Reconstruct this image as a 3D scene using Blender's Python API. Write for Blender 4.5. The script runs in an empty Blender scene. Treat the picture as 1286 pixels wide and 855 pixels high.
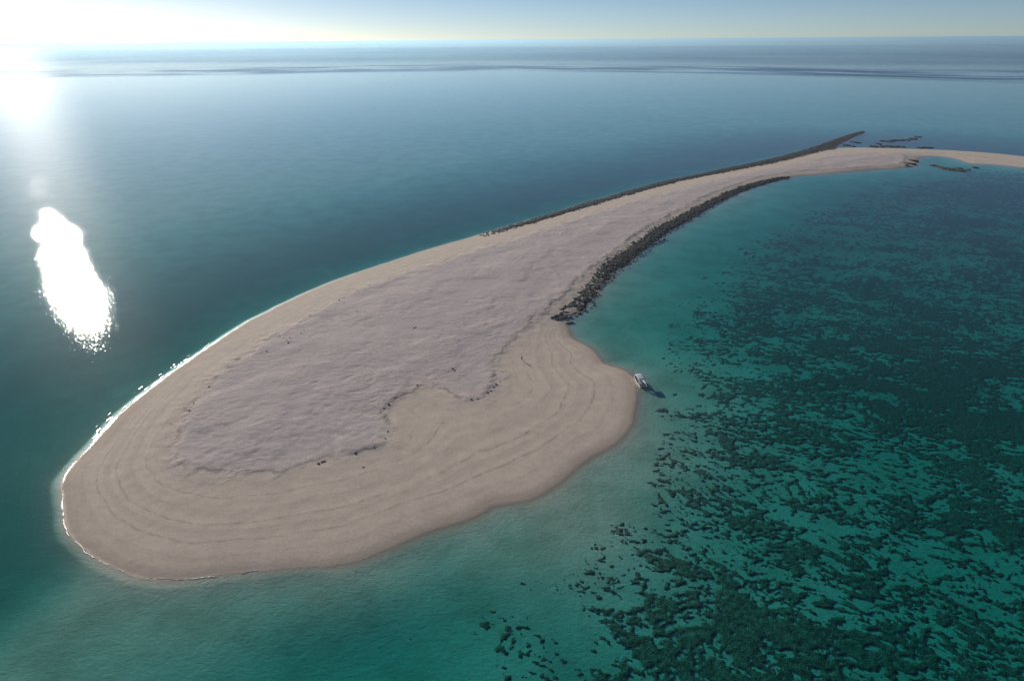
import bpy, bmesh, math, random
import numpy as np
from mathutils import Vector, Matrix, noise as mnoise

random.seed(7)
SC = bpy.context.scene
COL = SC.collection

# ------------------------------------------------------------------ camera
cam_d = bpy.data.cameras.new('camera')
cam = bpy.data.objects.new('camera', cam_d)
COL.objects.link(cam)
cam_d.sensor_width = 36.0
cam_d.lens = 858.0 / 1286.0 * 36.0
cam_d.clip_start = 0.5
cam_d.clip_end = 200000.0
cam.matrix_world = (Matrix.Translation((0, 0, 110.0))
                    @ Matrix.Rotation(math.radians(90 - 23.73), 4, 'X')
                    @ Matrix.Rotation(math.radians(-0.40), 4, 'Z'))
SC.camera = cam

# ------------------------------------------------------------------ sky and sun
SUN_EL = math.radians(15.55)
SUN_AZ = math.radians(-34.0)          # measured from +Y towards +X
world = bpy.data.worlds.new('World')
SC.world = world
world.use_nodes = True
wn = world.node_tree.nodes
wl = world.node_tree.links
wn.clear()
sky = wn.new('ShaderNodeTexSky')
sky.sky_type = 'NISHITA'
sky.sun_disc = False
sky.sun_elevation = SUN_EL
sky.sun_rotation = SUN_AZ
sky.altitude = 100
sky.air_density = 0.5
sky.dust_density = 0.115
sky.ozone_density = 2.0
bg = wn.new('ShaderNodeBackground')
bg.inputs['Strength'].default_value = 0.068
wo = wn.new('ShaderNodeOutputWorld')
wl.new(sky.outputs[0], bg.inputs[0])
wl.new(bg.outputs[0], wo.inputs[0])

sun_d = bpy.data.lights.new('sun', 'SUN')
sun_d.energy = 5.0
sun_d.angle = math.radians(0.53)
sun_d.color = (1.0, 0.90, 0.79)
sun = bpy.data.objects.new('sun', sun_d)
COL.objects.link(sun)
sdir = Vector((math.sin(SUN_AZ) * math.cos(SUN_EL), math.cos(SUN_AZ) * math.cos(SUN_EL), math.sin(SUN_EL)))
sun.rotation_euler = sdir.to_track_quat('Z', 'Y').to_euler()
sun.location = sdir * 300

SC.view_settings.view_transform = 'Standard'
SC.view_settings.look = 'None'
SC.view_settings.gamma = 1.0
SC.view_settings.exposure = 0.13
SC.view_settings.use_curve_mapping = False
SC.cycles.use_denoising = True
SC.cycles.max_bounces = 8
SC.cycles.transparent_max_bounces = 12
SC.cycles.volume_bounces = 0
SC.cycles.sample_clamp_indirect = 6.0

# ------------------------------------------------------------------ traced plan of the place, in metres
SHORE = [(-121.4, 152.1), (-124.2, 157.6), (-125.7, 165.0), (-126.1, 175.1), (-127.4, 189.2), (-126.6, 202.8), (-125.2, 216.3), (-123.0, 229.2), (-120.3, 243.0), (-116.6, 260.9), (-113.5, 273.1), (-108.1, 286.3), (-102.2, 300.6), (-95.4, 314.3), (-87.8, 328.1), (-78.9, 340.1), (-69.5, 353.1), (-59.4, 366.1), (-48.6, 380.6), (-36.4, 393.9), (-24.6, 407.0), (-7.1, 427.7), (10.9, 448.2), (34.5, 475.2), (52.0, 497.6), (75.0, 521.8), (101.0, 551.4), (128.9, 580.8), (158.0, 605.5), (189.7, 634.2), (223.4, 662.5), (261.9, 697.6), (303.2, 735.4), (333.7, 762.7), (351.1, 764.8), (377.1, 766.6), (396.0, 762.7), (414.8, 758.8), (443.2, 751.0), (465.9, 741.8), (494.8, 723.7), (513.7, 698.6), (536.8, 661.7), (553.2, 617.6), (498.1, 567.2), (489.2, 608.1), (469.7, 634.7), (449.7, 653.5), (435.4, 659.5), (437.5, 675.3), (437.7, 687.4), (431.8, 700.2), (415.4, 701.0), (401.9, 686.5), (377.8, 648.0), (359.2, 638.0), (347.4, 632.1), (326.3, 627.5), (305.8, 620.6), (269.6, 606.2), (242.5, 596.6), (203.7, 560.9), (180.4, 536.1), (156.6, 505.0), (138.0, 477.0), (116.7, 445.1), (101.5, 422.7), (86.9, 396.9), (71.9, 370.6), (61.1, 350.1), (51.7, 332.7), (43.4, 313.2), (36.8, 295.7), (29.2, 280.7), (24.3, 271.4), (22.7, 264.3), (23.2, 261.3), (24.0, 251.8), (29.9, 243.9), (32.9, 235.0), (34.3, 228.0), (41.0, 222.6), (43.0, 216.2), (42.3, 206.6), (40.4, 196.6), (36.9, 184.9), (32.7, 176.6), (28.1, 171.4), (23.0, 167.2), (18.3, 161.7), (12.5, 153.8), (6.3, 147.9), (0.1, 145.9), (-5.2, 144.6), (-8.0, 141.7), (-14.6, 137.4), (-21.5, 133.9), (-27.4, 129.9), (-32.4, 126.4), (-36.9, 124.0), (-42.0, 122.8), (-48.9, 122.6), (-58.1, 121.1), (-68.2, 119.6), (-75.7, 118.6), (-81.2, 118.9), (-87.5, 120.7), (-95.9, 124.9), (-103.1, 129.6), (-109.6, 135.1), (-115.6, 143.3)]
PLATEAU = [(-104.9, 202.2), (-104.3, 222.0), (-100.1, 235.6), (-97.0, 252.3), (-89.2, 269.2), (-84.0, 286.1), (-76.4, 302.1), (-68.6, 316.3), (-54.5, 332.1), (-35.5, 356.4), (-19.3, 376.0), (0.9, 395.8), (14.2, 412.5), (40.9, 443.8), (92.6, 500.6), (172.7, 578.8), (268.9, 655.2), (325.4, 706.1), (391.6, 719.0), (394.3, 697.8), (375.1, 664.5), (354.8, 647.1), (303.5, 631.9), (254.4, 617.4), (218.5, 595.4), (160.0, 533.0), (106.3, 455.2), (70.0, 395.8), (42.5, 340.5), (29.8, 313.0), (17.2, 286.5), (10.3, 271.9), (4.6, 260.4), (1.3, 248.2), (-5.2, 236.2), (-6.5, 225.8), (-5.4, 212.3), (-7.4, 204.9), (-13.3, 199.2), (-21.2, 203.7), (-27.5, 211.4), (-32.2, 209.7), (-36.1, 202.3), (-40.7, 196.8), (-42.6, 191.6), (-39.0, 186.2), (-38.0, 180.1), (-39.5, 170.9), (-45.5, 167.6), (-53.0, 164.4), (-59.1, 162.1), (-65.7, 158.9), (-78.4, 158.1), (-89.7, 160.9), (-96.6, 165.8), (-102.7, 182.6), (-105.6, 195.6)]
LEDGE_E_IN = [(18.2, 272.5), (25.6, 288.8), (33.4, 306.3), (40.8, 324.5), (47.7, 345.3), (56.6, 361.0), (68.2, 381.2), (81.1, 403.5), (92.2, 424.2), (109.8, 449.0), (128.3, 476.7), (150.1, 507.5), (175.9, 542.1), (203.6, 570.8), (228.8, 591.4), (241.3, 596.5)]
LEDGE_E_OUT = [(19.4, 269.5), (29.0, 278.5), (36.3, 291.2), (42.9, 309.5), (51.3, 329.8), (60.4, 345.6), (71.0, 365.7), (86.1, 393.0), (100.8, 419.4), (115.6, 440.4), (137.2, 474.1), (155.7, 501.8), (180.2, 535.6), (203.5, 560.4), (224.9, 580.2), (236.2, 587.0)]
LEDGE_W_OUT = [(-20.1, 410.4), (-7.1, 426.9), (10.9, 447.4), (34.5, 474.3), (51.9, 496.7), (74.8, 520.8), (100.8, 550.4), (128.7, 579.7), (157.7, 604.4), (189.4, 633.1), (223.0, 661.3), (261.5, 696.4), (305.9, 742.3), (342.3, 782.2), (386.9, 836.7), (426.2, 883.4), (454.0, 910.4)]
LEDGE_W_IN = [(-17.5, 406.1), (-0.0, 423.6), (20.1, 445.9), (37.6, 465.8), (59.2, 489.8), (85.0, 519.9), (113.8, 550.0), (142.1, 579.0), (183.8, 613.3), (232.5, 651.5), (261.2, 675.0), (291.5, 705.3), (323.6, 737.1), (349.0, 759.0), (376.4, 797.5), (411.6, 847.5), (443.2, 887.9)]
GRASS = [(-25.0, 84.4), (-20.2, 102.0), (-7.7, 110.4), (2.6, 116.1), (10.5, 116.0), (16.6, 124.8), (25.1, 132.5), (39.4, 150.6), (44.9, 172.0), (48.1, 190.8), (55.6, 219.1), (64.5, 255.1), (80.1, 296.9), (108.1, 344.8), (156.6, 413.4), (230.6, 494.5), (311.0, 574.1), (373.1, 601.0), (470.2, 620.9), (479.7, 544.5), (360.8, 345.9), (197.9, 154.2), (133.8, 83.2), (107.3, 69.5), (-5.9, 70.3)]
FAR_ROCKS = [(400.1, 774.6, 6.9), (415.2, 792.7, 6.2), (434.5, 814.9, 8.1), (445.3, 819.8, 7.2), (453.2, 820.8, 6.3), (462.2, 823.8, 7.3), (475.9, 833.6, 8.2), (491.0, 850.9, 5.6), (408.7, 772.3, 5.9), (418.1, 773.7, 6.9), (425.2, 772.1, 6.0), (429.3, 768.3, 5.1), (444.1, 760.3, 5.0), (453.3, 762.9, 5.9), (375.0, 785.2, 7.0), (377.8, 775.7, 5.1), (395.7, 806.8, 7.2)]
MOSSY_ROCKS = [(374.8, 654.8, 4.4), (387.4, 672.7, 4.5), (390.4, 672.6, 3.8), (379.2, 654.6, 2.9), (368.0, 646.3, 2.9), (396.5, 649.5, 4.4), (396.7, 640.7, 5.7), (397.5, 632.2, 6.4), (400.8, 627.9, 6.3), (409.4, 633.8, 5.0), (404.9, 621.5, 4.2), (414.2, 627.3, 3.5), (426.9, 637.3, 3.6)]
RUBBLE = [(-93.9, 253.6), (-91.3, 250.4), (-89.5, 248.8), (-88.9, 251.1), (-85.8, 256.0), (-85.0, 257.6), (-88.2, 246.4), (-94.0, 238.2), (-79.0, 293.9), (-75.8, 289.7), (-68.0, 279.7), (-40.3, 259.3), (-39.7, 260.2), (-21.6, 221.8), (-20.7, 220.5), (-104.8, 197.6), (-104.6, 209.4), (-104.1, 192.8), (-54.7, 162.3), (-54.0, 163.1), (-53.4, 163.5), (-45.4, 167.5), (-40.5, 170.3), (-38.0, 179.2), (-38.0, 175.1), (-41.6, 193.5), (-40.5, 196.1), (-42.2, 190.9), (-13.6, 199.0), (-11.5, 199.5), (-8.4, 203.9), (-7.4, 205.1), (-6.4, 208.0), (-5.6, 209.7), (-6.0, 217.1), (-4.3, 212.1), (-32.8, 209.5), (-41.8, 160.6)]

# ------------------------------------------------------------------ helpers
def smooth_closed(pts, n=3):
    p = np.array(pts, dtype=np.float64)
    out = []
    m = len(p)
    for i in range(m):
        a, b, c, d = p[i - 1], p[i], p[(i + 1) % m], p[(i + 2) % m]
        for k in range(n):
            t = k / n
            out.append(0.5 * ((2 * b) + (c - a) * t + (2 * a - 5 * b + 4 * c - d) * t * t + (3 * b - a - 3 * c + d) * t ** 3))
    return np.array(out)

def smooth_open(pts, n=6):
    p = np.array(pts, dtype=np.float64)
    p = np.vstack([2 * p[0] - p[1], p, 2 * p[-1] - p[-2]])
    out = []
    for i in range(1, len(p) - 2):
        a, b, c, d = p[i - 1], p[i], p[i + 1], p[i + 2]
        for k in range(n):
            t = k / n
            out.append(0.5 * ((2 * b) + (c - a) * t + (2 * a - 5 * b + 4 * c - d) * t * t + (3 * b - a - 3 * c + d) * t ** 3))
    out.append(p[-2])
    return np.array(out)

def signed_dist(x, y, poly):
    """distance to a closed polygon, positive inside"""
    x = x.astype(np.float32).ravel(); y = y.astype(np.float32).ravel()
    d2 = np.full(x.shape, 1e12, np.float32)
    inside = np.zeros(x.shape, bool)
    m = len(poly)
    for i in range(m):
        ax, ay = np.float32(poly[i][0]), np.float32(poly[i][1])
        bx, by = np.float32(poly[(i + 1) % m][0]), np.float32(poly[(i + 1) % m][1])
        ex, ey = bx - ax, by - ay
        l2 = ex * ex + ey * ey + np.float32(1e-9)
        px, py = x - ax, y - ay
        t = np.clip((px * ex + py * ey) / l2, 0, 1)
        qx, qy = px - t * ex, py - t * ey
        np.minimum(d2, qx * qx + qy * qy, out=d2)
        if ay != by:
            c = ((ay > y) != (by > y)) & (px < ex * py / ey)
            inside ^= c
    d = np.sqrt(d2)
    return np.where(inside, d, -d)

def hash2(ix, iy, seed):
    h = (ix.astype(np.int64) * 374761393 + iy.astype(np.int64) * 668265263 + seed * 982451653) & 0xFFFFFFFF
    h = ((h ^ (h >> 13)) * 1274126177) & 0xFFFFFFFF
    h = (h ^ (h >> 16)) & 0xFFFFFFFF
    return h.astype(np.float64) / 4294967295.0

def vnoise(x, y, seed=0):
    ix = np.floor(x); iy = np.floor(y)
    fx = x - ix; fy = y - iy
    ux = fx * fx * fx * (fx * (fx * 6 - 15) + 10); uy = fy * fy * fy * (fy * (fy * 6 - 15) + 10)
    a = hash2(ix, iy, seed); b = hash2(ix + 1, iy, seed)
    c = hash2(ix, iy + 1, seed); d = hash2(ix + 1, iy + 1, seed)
    return (a + (b - a) * ux) * (1 - uy) + (c + (d - c) * ux) * uy

def fbm(x, y, seed=0, octs=5, gain=0.5):
    v = np.zeros_like(x, dtype=np.float64); amp = 1.0; tot = 0.0
    ca, sa = math.cos(0.7), math.sin(0.7)
    for o in range(octs):
        v += amp * vnoise(x, y, seed + o * 17); tot += amp
        x, y = (x * ca - y * sa) * 2.03 + 3.1, (x * sa + y * ca) * 2.03 + 7.7
        amp *= gain
    return v / tot

def sstep(a, b, x):
    t = np.clip((x - a) / (b - a), 0, 1)
    return t * t * (3 - 2 * t)

def gauss(x, y, cx, cy, r):
    return np.exp(-((x - cx) ** 2 + (y - cy) ** 2) / (r * r))

SHORE_S = smooth_closed(SHORE, 3)
PLAT_S = smooth_closed(PLATEAU, 3)
GRASS_S = smooth_closed(GRASS, 2)

def fields(x, y):
    ds = signed_dist(x, y, SHORE_S).astype(np.float64)
    dp = np.full(ds.shape, -400.0)
    near = ds > -6
    if near.any():
        dp[near] = signed_dist(x[near], y[near], PLAT_S)
    wob = (fbm(x * 0.11, y * 0.11, 3, 3) - 0.5) * 1.1
    ds = ds + wob * np.exp(-np.abs(ds) / 12)
    near = dp > -60
    dp = dp + np.where(near, (fbm(x * 0.22, y * 0.22, 11, 4) - 0.5) * 5.0 * sstep(-14, -4, dp), 0)
    return ds, dp

WEST = [(-120, 60), (-60, 240), (40, 400), (150, 540), (280, 660), (420, 715), (700, 690), (3000, 1200), (3000, 70000), (-70000, 70000), (-70000, -4000), (-200, -4000)]

def west_side(x, y):
    """1 on the open-sea side of the sandbank, 0 on the bay side"""
    return sstep(-12, 12, signed_dist(x, y, WEST).astype(np.float64))

def reef_edge(x):
    return np.interp(x, [-5200, -3000, -1670, -600, 0, 750, 1300, 3600], [2200, 2500, 2620, 2900, 2960, 2500, 2000, 1350]) + 160 * (fbm(x * 0.002, x * 0.0, 5, 3) - 0.5)

def seabed_depth(x, y, ds):
    d = np.maximum(-ds, 0)
    w = west_side(x, y)
    bay = 0.030 * d * np.exp(-d / 70) + 1.1 * sstep(14, 95, d) + 0.5 * sstep(80, 260, d)
    opn = 0.02 * d * np.exp(-d / 60) + 1.5 * (1 - np.exp(-d / 12)) - 1.42 * sstep(40, 220, d)
    dep = bay * (1 - w) + opn * w + 0.38 * (1 - np.exp(-d / 4.0))
    # pale shoal off the near beach, sandy shelf inside the bay, shoal band west of the tip
    dep *= 1 - 0.48 * gauss(x, y, 16, 136, 22) - 0.35 * gauss(x, y, 38, 165, 22)
    dep *= 1 - 0.45 * gauss(x, y, 150, 520, 60)
    dep *= 1 - 0.40 * gauss(x, y, -150, 168, 34) - 0.35 * gauss(x, y, -105, 92, 30)
    dep *= 1 - 0.30 * gauss(x, y, 470, 640, 60)
    dep += 1.1 * gauss(x, y, -30, 98, 22) * sstep(6, 30, d)
    dep *= 0.80 + 0.40 * fbm(x * 0.02, y * 0.02, 41, 4)
    # reef edge and the drop-off far out
    edge = reef_edge(x)
    dep += 9.0 * sstep(0, 700, y - edge)
    back = np.maximum(0, -y) + np.maximum(0, np.abs(x) - 1500) * 0.4
    dep += 5 * sstep(150, 900, back)
    return dep, y - edge

def ground(x, y, full=False):
    ds, dp = fields(x, y)
    dep, edge = seabed_depth(x, y, ds)
    frac = np.clip(ds / np.maximum(ds - dp, 1e-3), 0, 1)
    frac = np.where(dp > 0, 1.0, frac)
    land = ds > 0
    beach = 0.03 * np.minimum(ds, 3) + 1.2 * frac ** 0.85
    lw = fbm(x * 0.03, y * 0.03, 301, 3); lw2 = sstep(0.35, 0.6, fbm(x * 0.02, y * 0.02, 311, 3))
    for f0, a in ((0.30, 0.06), (0.47, 0.07), (0.60, 0.05), (0.74, 0.07)):
        beach += a * 0.25 * np.exp(-((frac - f0 + 0.05 * (lw - 0.5)) / 0.022) ** 2) * lw2
    zl = np.maximum(ds, 0) * 0.02 * np.exp(-np.maximum(ds, 0) / 8) + beach
    zl += sstep(-0.4, 1.6, dp) * (0.05 + 0.20 * sstep(0.38, 0.65, fbm(x * 0.07, y * 0.07, 66, 3)))
    zl += 0.45 * sstep(3, 35, dp)
    # rubble relief of the plateau: low streaky hummocks and small pits
    ca, sa = math.cos(math.radians(38)), math.sin(math.radians(38))
    u = x * ca + y * sa; v = -x * sa + y * ca
    ins = sstep(0.5, 6, dp)
    rough = fbm(x * 0.02, y * 0.02, 77, 3)
    zl += ins * (fbm(u * 0.30, v * 0.55, 21, 3, 0.65) - 0.5) * (0.03 + 0.15 * sstep(0.42, 0.66, rough))
    pit = fbm(u * 0.42, v * 0.6, 31, 3)
    zl -= ins * 0.12 * sstep(0.66, 0.80, pit) * sstep(0.40, 0.62, rough)
    zl += (1 - ins) * (fbm(x * 0.35, y * 0.35, 51, 3) - 0.5) * 0.07 * sstep(0.1, 0.4, frac)
    # the broken scarp line round the plateau
    zl += np.exp(-(dp / 1.5) ** 2) * (fbm(x * 0.55, y * 0.55, 61, 2) - 0.45) * 0.42 * sstep(0.40, 0.62, fbm(x * 0.05, y * 0.05, 67, 3))
    zs = -dep + (fbm(x * 0.12, y * 0.12, 71, 3) - 0.5) * 0.12 * sstep(2, 12, -ds)
    z = np.where(land, zl, np.minimum(zs, -0.004 * np.minimum(-ds, 5)))
    if full:
        return z, ds, dp, frac, edge
    return z

def mesh_from_arrays(name, co, quads):
    me = bpy.data.meshes.new(name)
    n, m = len(co), len(quads)
    me.vertices.add(n)
    me.vertices.foreach_set('co', np.asarray(co, np.float32).ravel())
    k = quads.shape[1]
    me.loops.add(m * k)
    me.loops.foreach_set('vertex_index', quads.astype(np.int32).ravel())
    me.polygons.add(m)
    me.polygons.foreach_set('loop_start', np.arange(0, m * k, k, dtype=np.int32))
    me.polygons.foreach_set('use_smooth', np.ones(m, bool))
    me.update(calc_edges=True)
    me.validate()
    return me

def add_attr(me, name, arr):
    a = me.attributes.new(name, 'FLOAT', 'POINT')
    a.data.foreach_set('value', np.asarray(arr, np.float32).ravel())

def link(name, me, mat=None, parent=None):
    o = bpy.data.objects.new(name, me)
    COL.objects.link(o)
    if mat is not None and me is not None:
        me.materials.clear(); me.materials.append(mat)
    if parent is not None:
        o.parent = parent
    return o

def tag(o, label=None, cat=None, group=None, kind=None):
    if label: o['label'] = label
    if cat: o['category'] = cat
    if group: o['group'] = group
    if kind: o['kind'] = kind
    return o

def empty(name, loc, rz=0):
    o = bpy.data.objects.new(name, None)
    o.empty_display_size = 0.3
    COL.objects.link(o)
    o.location = loc; o.rotation_euler = (0, 0, rz)
    return o

class NT:
    """small node-tree writer"""
    def __init__(self, name):
        self.mat = bpy.data.materials.new(name)
        self.mat.use_nodes = True
        self.t = self.mat.node_tree
        self.t.nodes.clear()
        self.out = self.t.nodes.new('ShaderNodeOutputMaterial')
    def n(self, typ, inp=None, **kw):
        nd = self.t.nodes.new(typ)
        for k, v in kw.items():
            setattr(nd, k, v)
        for k, v in (inp or {}).items():
            self.set(nd.inputs[k], v)
        return nd
    def set(self, sock, v):
        if isinstance(v, bpy.types.NodeSocket):
            self.t.links.new(v, sock)
        elif isinstance(v, bpy.types.Node):
            self.t.links.new(v.outputs[0], sock)
        else:
            if sock.type == 'RGBA' and len(v) == 3:
                v = (*v, 1)
            sock.default_value = v
    def m(self, op, a, b=0.0, c=0.0, clamp=False):
        nd = self.t.nodes.new('ShaderNodeMath'); nd.operation = op; nd.use_clamp = clamp
        for i, v in enumerate((a, b, c)):
            self.set(nd.inputs[i], v)
        return nd.outputs[0]
    def ss(self, x, a, b, lo=0.0, hi=1.0):
        nd = self.t.nodes.new('ShaderNodeMapRange'); nd.interpolation_type = 'SMOOTHSTEP'
        for k, v in zip(('Value', 'From Min', 'From Max', 'To Min', 'To Max'), (x, a, b, lo, hi)):
            self.set(nd.inputs[k], v)
        return nd.outputs[0]
    def mix(self, f, a, b, blend='MIX'):
        nd = self.t.nodes.new('ShaderNodeMix'); nd.data_type = 'RGBA'; nd.blend_type = blend
        self.set(nd.inputs[0], f); self.set(nd.inputs[6], a); self.set(nd.inputs[7], b)
        return nd.outputs[2]
    def attr(self, name):
        return self.n('ShaderNodeAttribute', attribute_name=name).outputs['Fac']
    def noise(self, vec, scale, detail=4, rough=0.55, dist=0.0):
        return self.n('ShaderNodeTexNoise', {'Vector': vec, 'Scale': scale, 'Detail': detail, 'Roughness': rough, 'Distortion': dist}).outputs[0]
    def pos(self):
        return self.n('ShaderNodeNewGeometry').outputs['Position']
    def mapping(self, vec, rot=(0, 0, 0), scale=(1, 1, 1)):
        return self.n('ShaderNodeMapping', {'Vector': vec, 'Rotation': rot, 'Scale': scale}).outputs[0]
    def bump(self, h, dist=1.0, strength=1.0, normal=None):
        inp = {'Height': h, 'Distance': dist, 'Strength': strength}
        if normal is not None: inp['Normal'] = normal
        return self.n('ShaderNodeBump', inp).outputs[0]
    def surface(self, s):
        self.set(self.out.inputs['Surface'], s)
        return self.mat

def simple_mat(name, col, rough=0.7, var=0.25, scale=3.0, bump=0.0, metallic=0.0, spec=0.3, col2=None):
    b = NT(name)
    p = b.n('ShaderNodeTexCoord').outputs['Object']
    nz = b.noise(p, scale, 5, 0.6)
    c2 = col2 or tuple(c * (1 - var) for c in col)
    c = b.mix(b.ss(nz, 0.3, 0.7), col, c2)
    inp = {'Base Color': c, 'Roughness': rough, 'Metallic': metallic, 'Specular IOR Level': spec}
    if bump:
        inp['Normal'] = b.bump(b.noise(p, scale * 4, 4), bump, 1.0)
    return b.surface(b.n('ShaderNodeBsdfPrincipled', inp).outputs[0])

# ------------------------------------------------------------------ materials
def sand_material():
    b = NT('sand')
    p = b.pos()
    ds, dp, frac, edge = b.attr('ds'), b.attr('dp'), b.attr('frac'), b.attr('edge')
    pm = b.mapping(p, rot=(0, 0, math.radians(-38)), scale=(0.75, 1.15, 1.0))
    big = b.noise(p, 0.03, 4, 0.55)
    mid = b.noise(p, 0.25, 5, 0.6)
    fine = b.noise(p, 1.6, 5, 0.65)
    streak = b.noise(pm, 0.55, 5, 0.62)
    # dry beach sand, coral rubble plateau
    beach = b.mix(b.ss(mid, 0.3, 0.7), (0.66, 0.565, 0.465), (0.58, 0.495, 0.41))
    plat = b.mix(b.ss(streak, 0.3, 0.72), (0.575, 0.50, 0.475), (0.455, 0.396, 0.378))
    plat = b.mix(b.ss(big, 0.42, 0.62), plat, (0.52, 0.448, 0.432))
    speck = b.ss(b.noise(p, 2.2, 3, 0.7), 0.62, 0.72)
    plat = b.mix(b.m('MULTIPLY', speck, 0.55), plat, (0.28, 0.235, 0.215))
    inside = b.ss(b.m('ADD', dp, b.m('MULTIPLY', b.m('SUBTRACT', mid, 0.5), 16.0)), -5.0, 5.0)
    col = b.mix(inside, beach, plat)
    # drift lines of dark rubble left by each tide
    fw = b.m('ADD', frac, b.m('MULTIPLY', b.m('SUBTRACT', b.noise(p, 0.022, 5, 0.6), 0.5), 0.24))
    # broad faint tide bands
    band = b.noise(b.n('ShaderNodeCombineXYZ', {0: b.m('MULTIPLY', fw, 9.0), 1: b.m('MULTIPLY', big, 0.8)}).outputs[0], 1.0, 3, 0.6)
    col = b.mix(b.m('MULTIPLY', b.m('MULTIPLY', b.ss(band, 0.42, 0.62), b.m('SUBTRACT', 1.0, inside)), 0.36), col, (0.46, 0.385, 0.325))
    tot = None
    for f0, wdt, amt in ((0.17, 0.010, 0.35), (0.30, 0.012, 0.75), (0.40, 0.007, 0.35), (0.47, 0.012, 0.8), (0.60, 0.009, 0.5), (0.74, 0.012, 0.7), (0.86, 0.018, 0.45)):
        l = b.m('MULTIPLY', b.ss(b.m('ABSOLUTE', b.m('SUBTRACT', fw, f0)), wdt, 0.0), amt)
        tot = l if tot is None else b.m('MAXIMUM', tot, l)
    brk = b.m('MULTIPLY', b.ss(b.noise(p, 0.35, 4, 0.7), 0.36, 0.60), b.ss(b.noise(p, 0.03, 3, 0.6), 0.28, 0.46))
    tot = b.m('MULTIPLY', b.m('MULTIPLY', tot, brk), b.ss(dp, -0.5, -1.5))
    col = b.mix(b.m('MULTIPLY', tot, 0.62), col, (0.20, 0.165, 0.145))
    # scattered wrack, and the plateau scarp's shade painted in as a dark line
    wr = b.m('MULTIPLY', b.ss(b.m('ABSOLUTE', b.m('ADD', dp, b.m('MULTIPLY', b.m('SUBTRACT', b.noise(p, 0.5, 3, 0.6), 0.5), 2.5))), 1.0, 0.1), b.ss(b.noise(p, 0.12, 4, 0.7), 0.42, 0.60))
    wr = b.m('MAXIMUM', wr, b.m('MULTIPLY', b.ss(b.m('ABSOLUTE', dp), 4.0, 0.3), b.ss(b.noise(p, 0.9, 4, 0.7), 0.56, 0.68)))
    col = b.mix(b.m('MULTIPLY', wr, 0.6), col, (0.17, 0.145, 0.13))
    # wet sand by the water
    wet = b.ss(b.m('ADD', ds, b.m('MULTIPLY', b.m('SUBTRACT', big, 0.5), 9.0)), 7.0, 0.5)
    wet2 = b.ss(b.m('ADD', ds, b.m('MULTIPLY', b.m('SUBTRACT', mid, 0.5), 1.2)), 1.2, 0.1)
    col = b.mix(b.m('MULTIPLY', wet, 0.5), col, (0.42, 0.335, 0.26))
    col = b.mix(b.m('MULTIPLY', wet2, 0.5), col, (0.33, 0.25, 0.18))
    # seabed: pale carbonate sand, with algae film patches; dark reef far out at the drop-off
    sea = b.ss(ds, -0.2, -3.0)
    bed = b.mix(b.ss(b.noise(p, 0.06, 5, 0.6), 0.35, 0.7), (0.58, 0.53, 0.44), (0.42, 0.40, 0.32))
    reef = b.m('MULTIPLY', b.ss(b.m('ABSOLUTE', b.m('SUBTRACT', edge, 60.0)), 330.0, 60.0),
               b.ss(b.noise(b.mapping(p, scale=(0.25, 1, 1)), 0.012, 4, 0.6), 0.35, 0.6))
    bed = b.mix(b.m('MULTIPLY', b.attr('open'), b.ss(b.noise(p, 0.035, 4, 0.6), 0.3, 0.55, 0.7, 1.0)), bed, (0.28, 0.265, 0.22))
    bed = b.mix(reef, bed, (0.03, 0.035, 0.03))
    col = b.mix(sea, col, bed)
    col = b.mix(0.30, col, b.mix(fine, (0.0, 0.0, 0.0), (1, 1, 1)), 'OVERLAY')
    # fine relief
    h = b.m('ADD', b.m('MULTIPLY', streak, 0.36), b.m('MULTIPLY', b.noise(p, 2.4, 4, 0.7), 0.22))
    hb = b.m('ADD', b.m('MULTIPLY', fine, 0.060), b.m('MULTIPLY', mid, 0.07))
    rip = b.m('MULTIPLY', b.m('MULTIPLY', b.noise(b.mapping(p, rot=(0, 0, 0.5), scale=(0.8, 1.2, 1)), 0.75, 3, 0.6, 0.6), 0.16), sea)   # sand ripples under water
    hh = b.m('ADD', b.m('ADD', b.m('MULTIPLY', h, b.m('MULTIPLY', inside, b.ss(b.noise(p, 0.028, 4, 0.6), 0.38, 0.62, 0.25, 1.0))), hb), rip)
    nrm = b.bump(hh, 1.0, 0.8)
    rough = b.m('SUBTRACT', 0.95, b.m('MULTIPLY', wet2, 0.40))
    bs = b.n('ShaderNodeBsdfPrincipled', {'Base Color': col, 'Roughness': rough, 'Normal': nrm, 'Specular IOR Level': b.m('MULTIPLY', b.m('SUBTRACT', 1.0, sea), 0.2)})
    return b.surface(bs.outputs[0])

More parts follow.
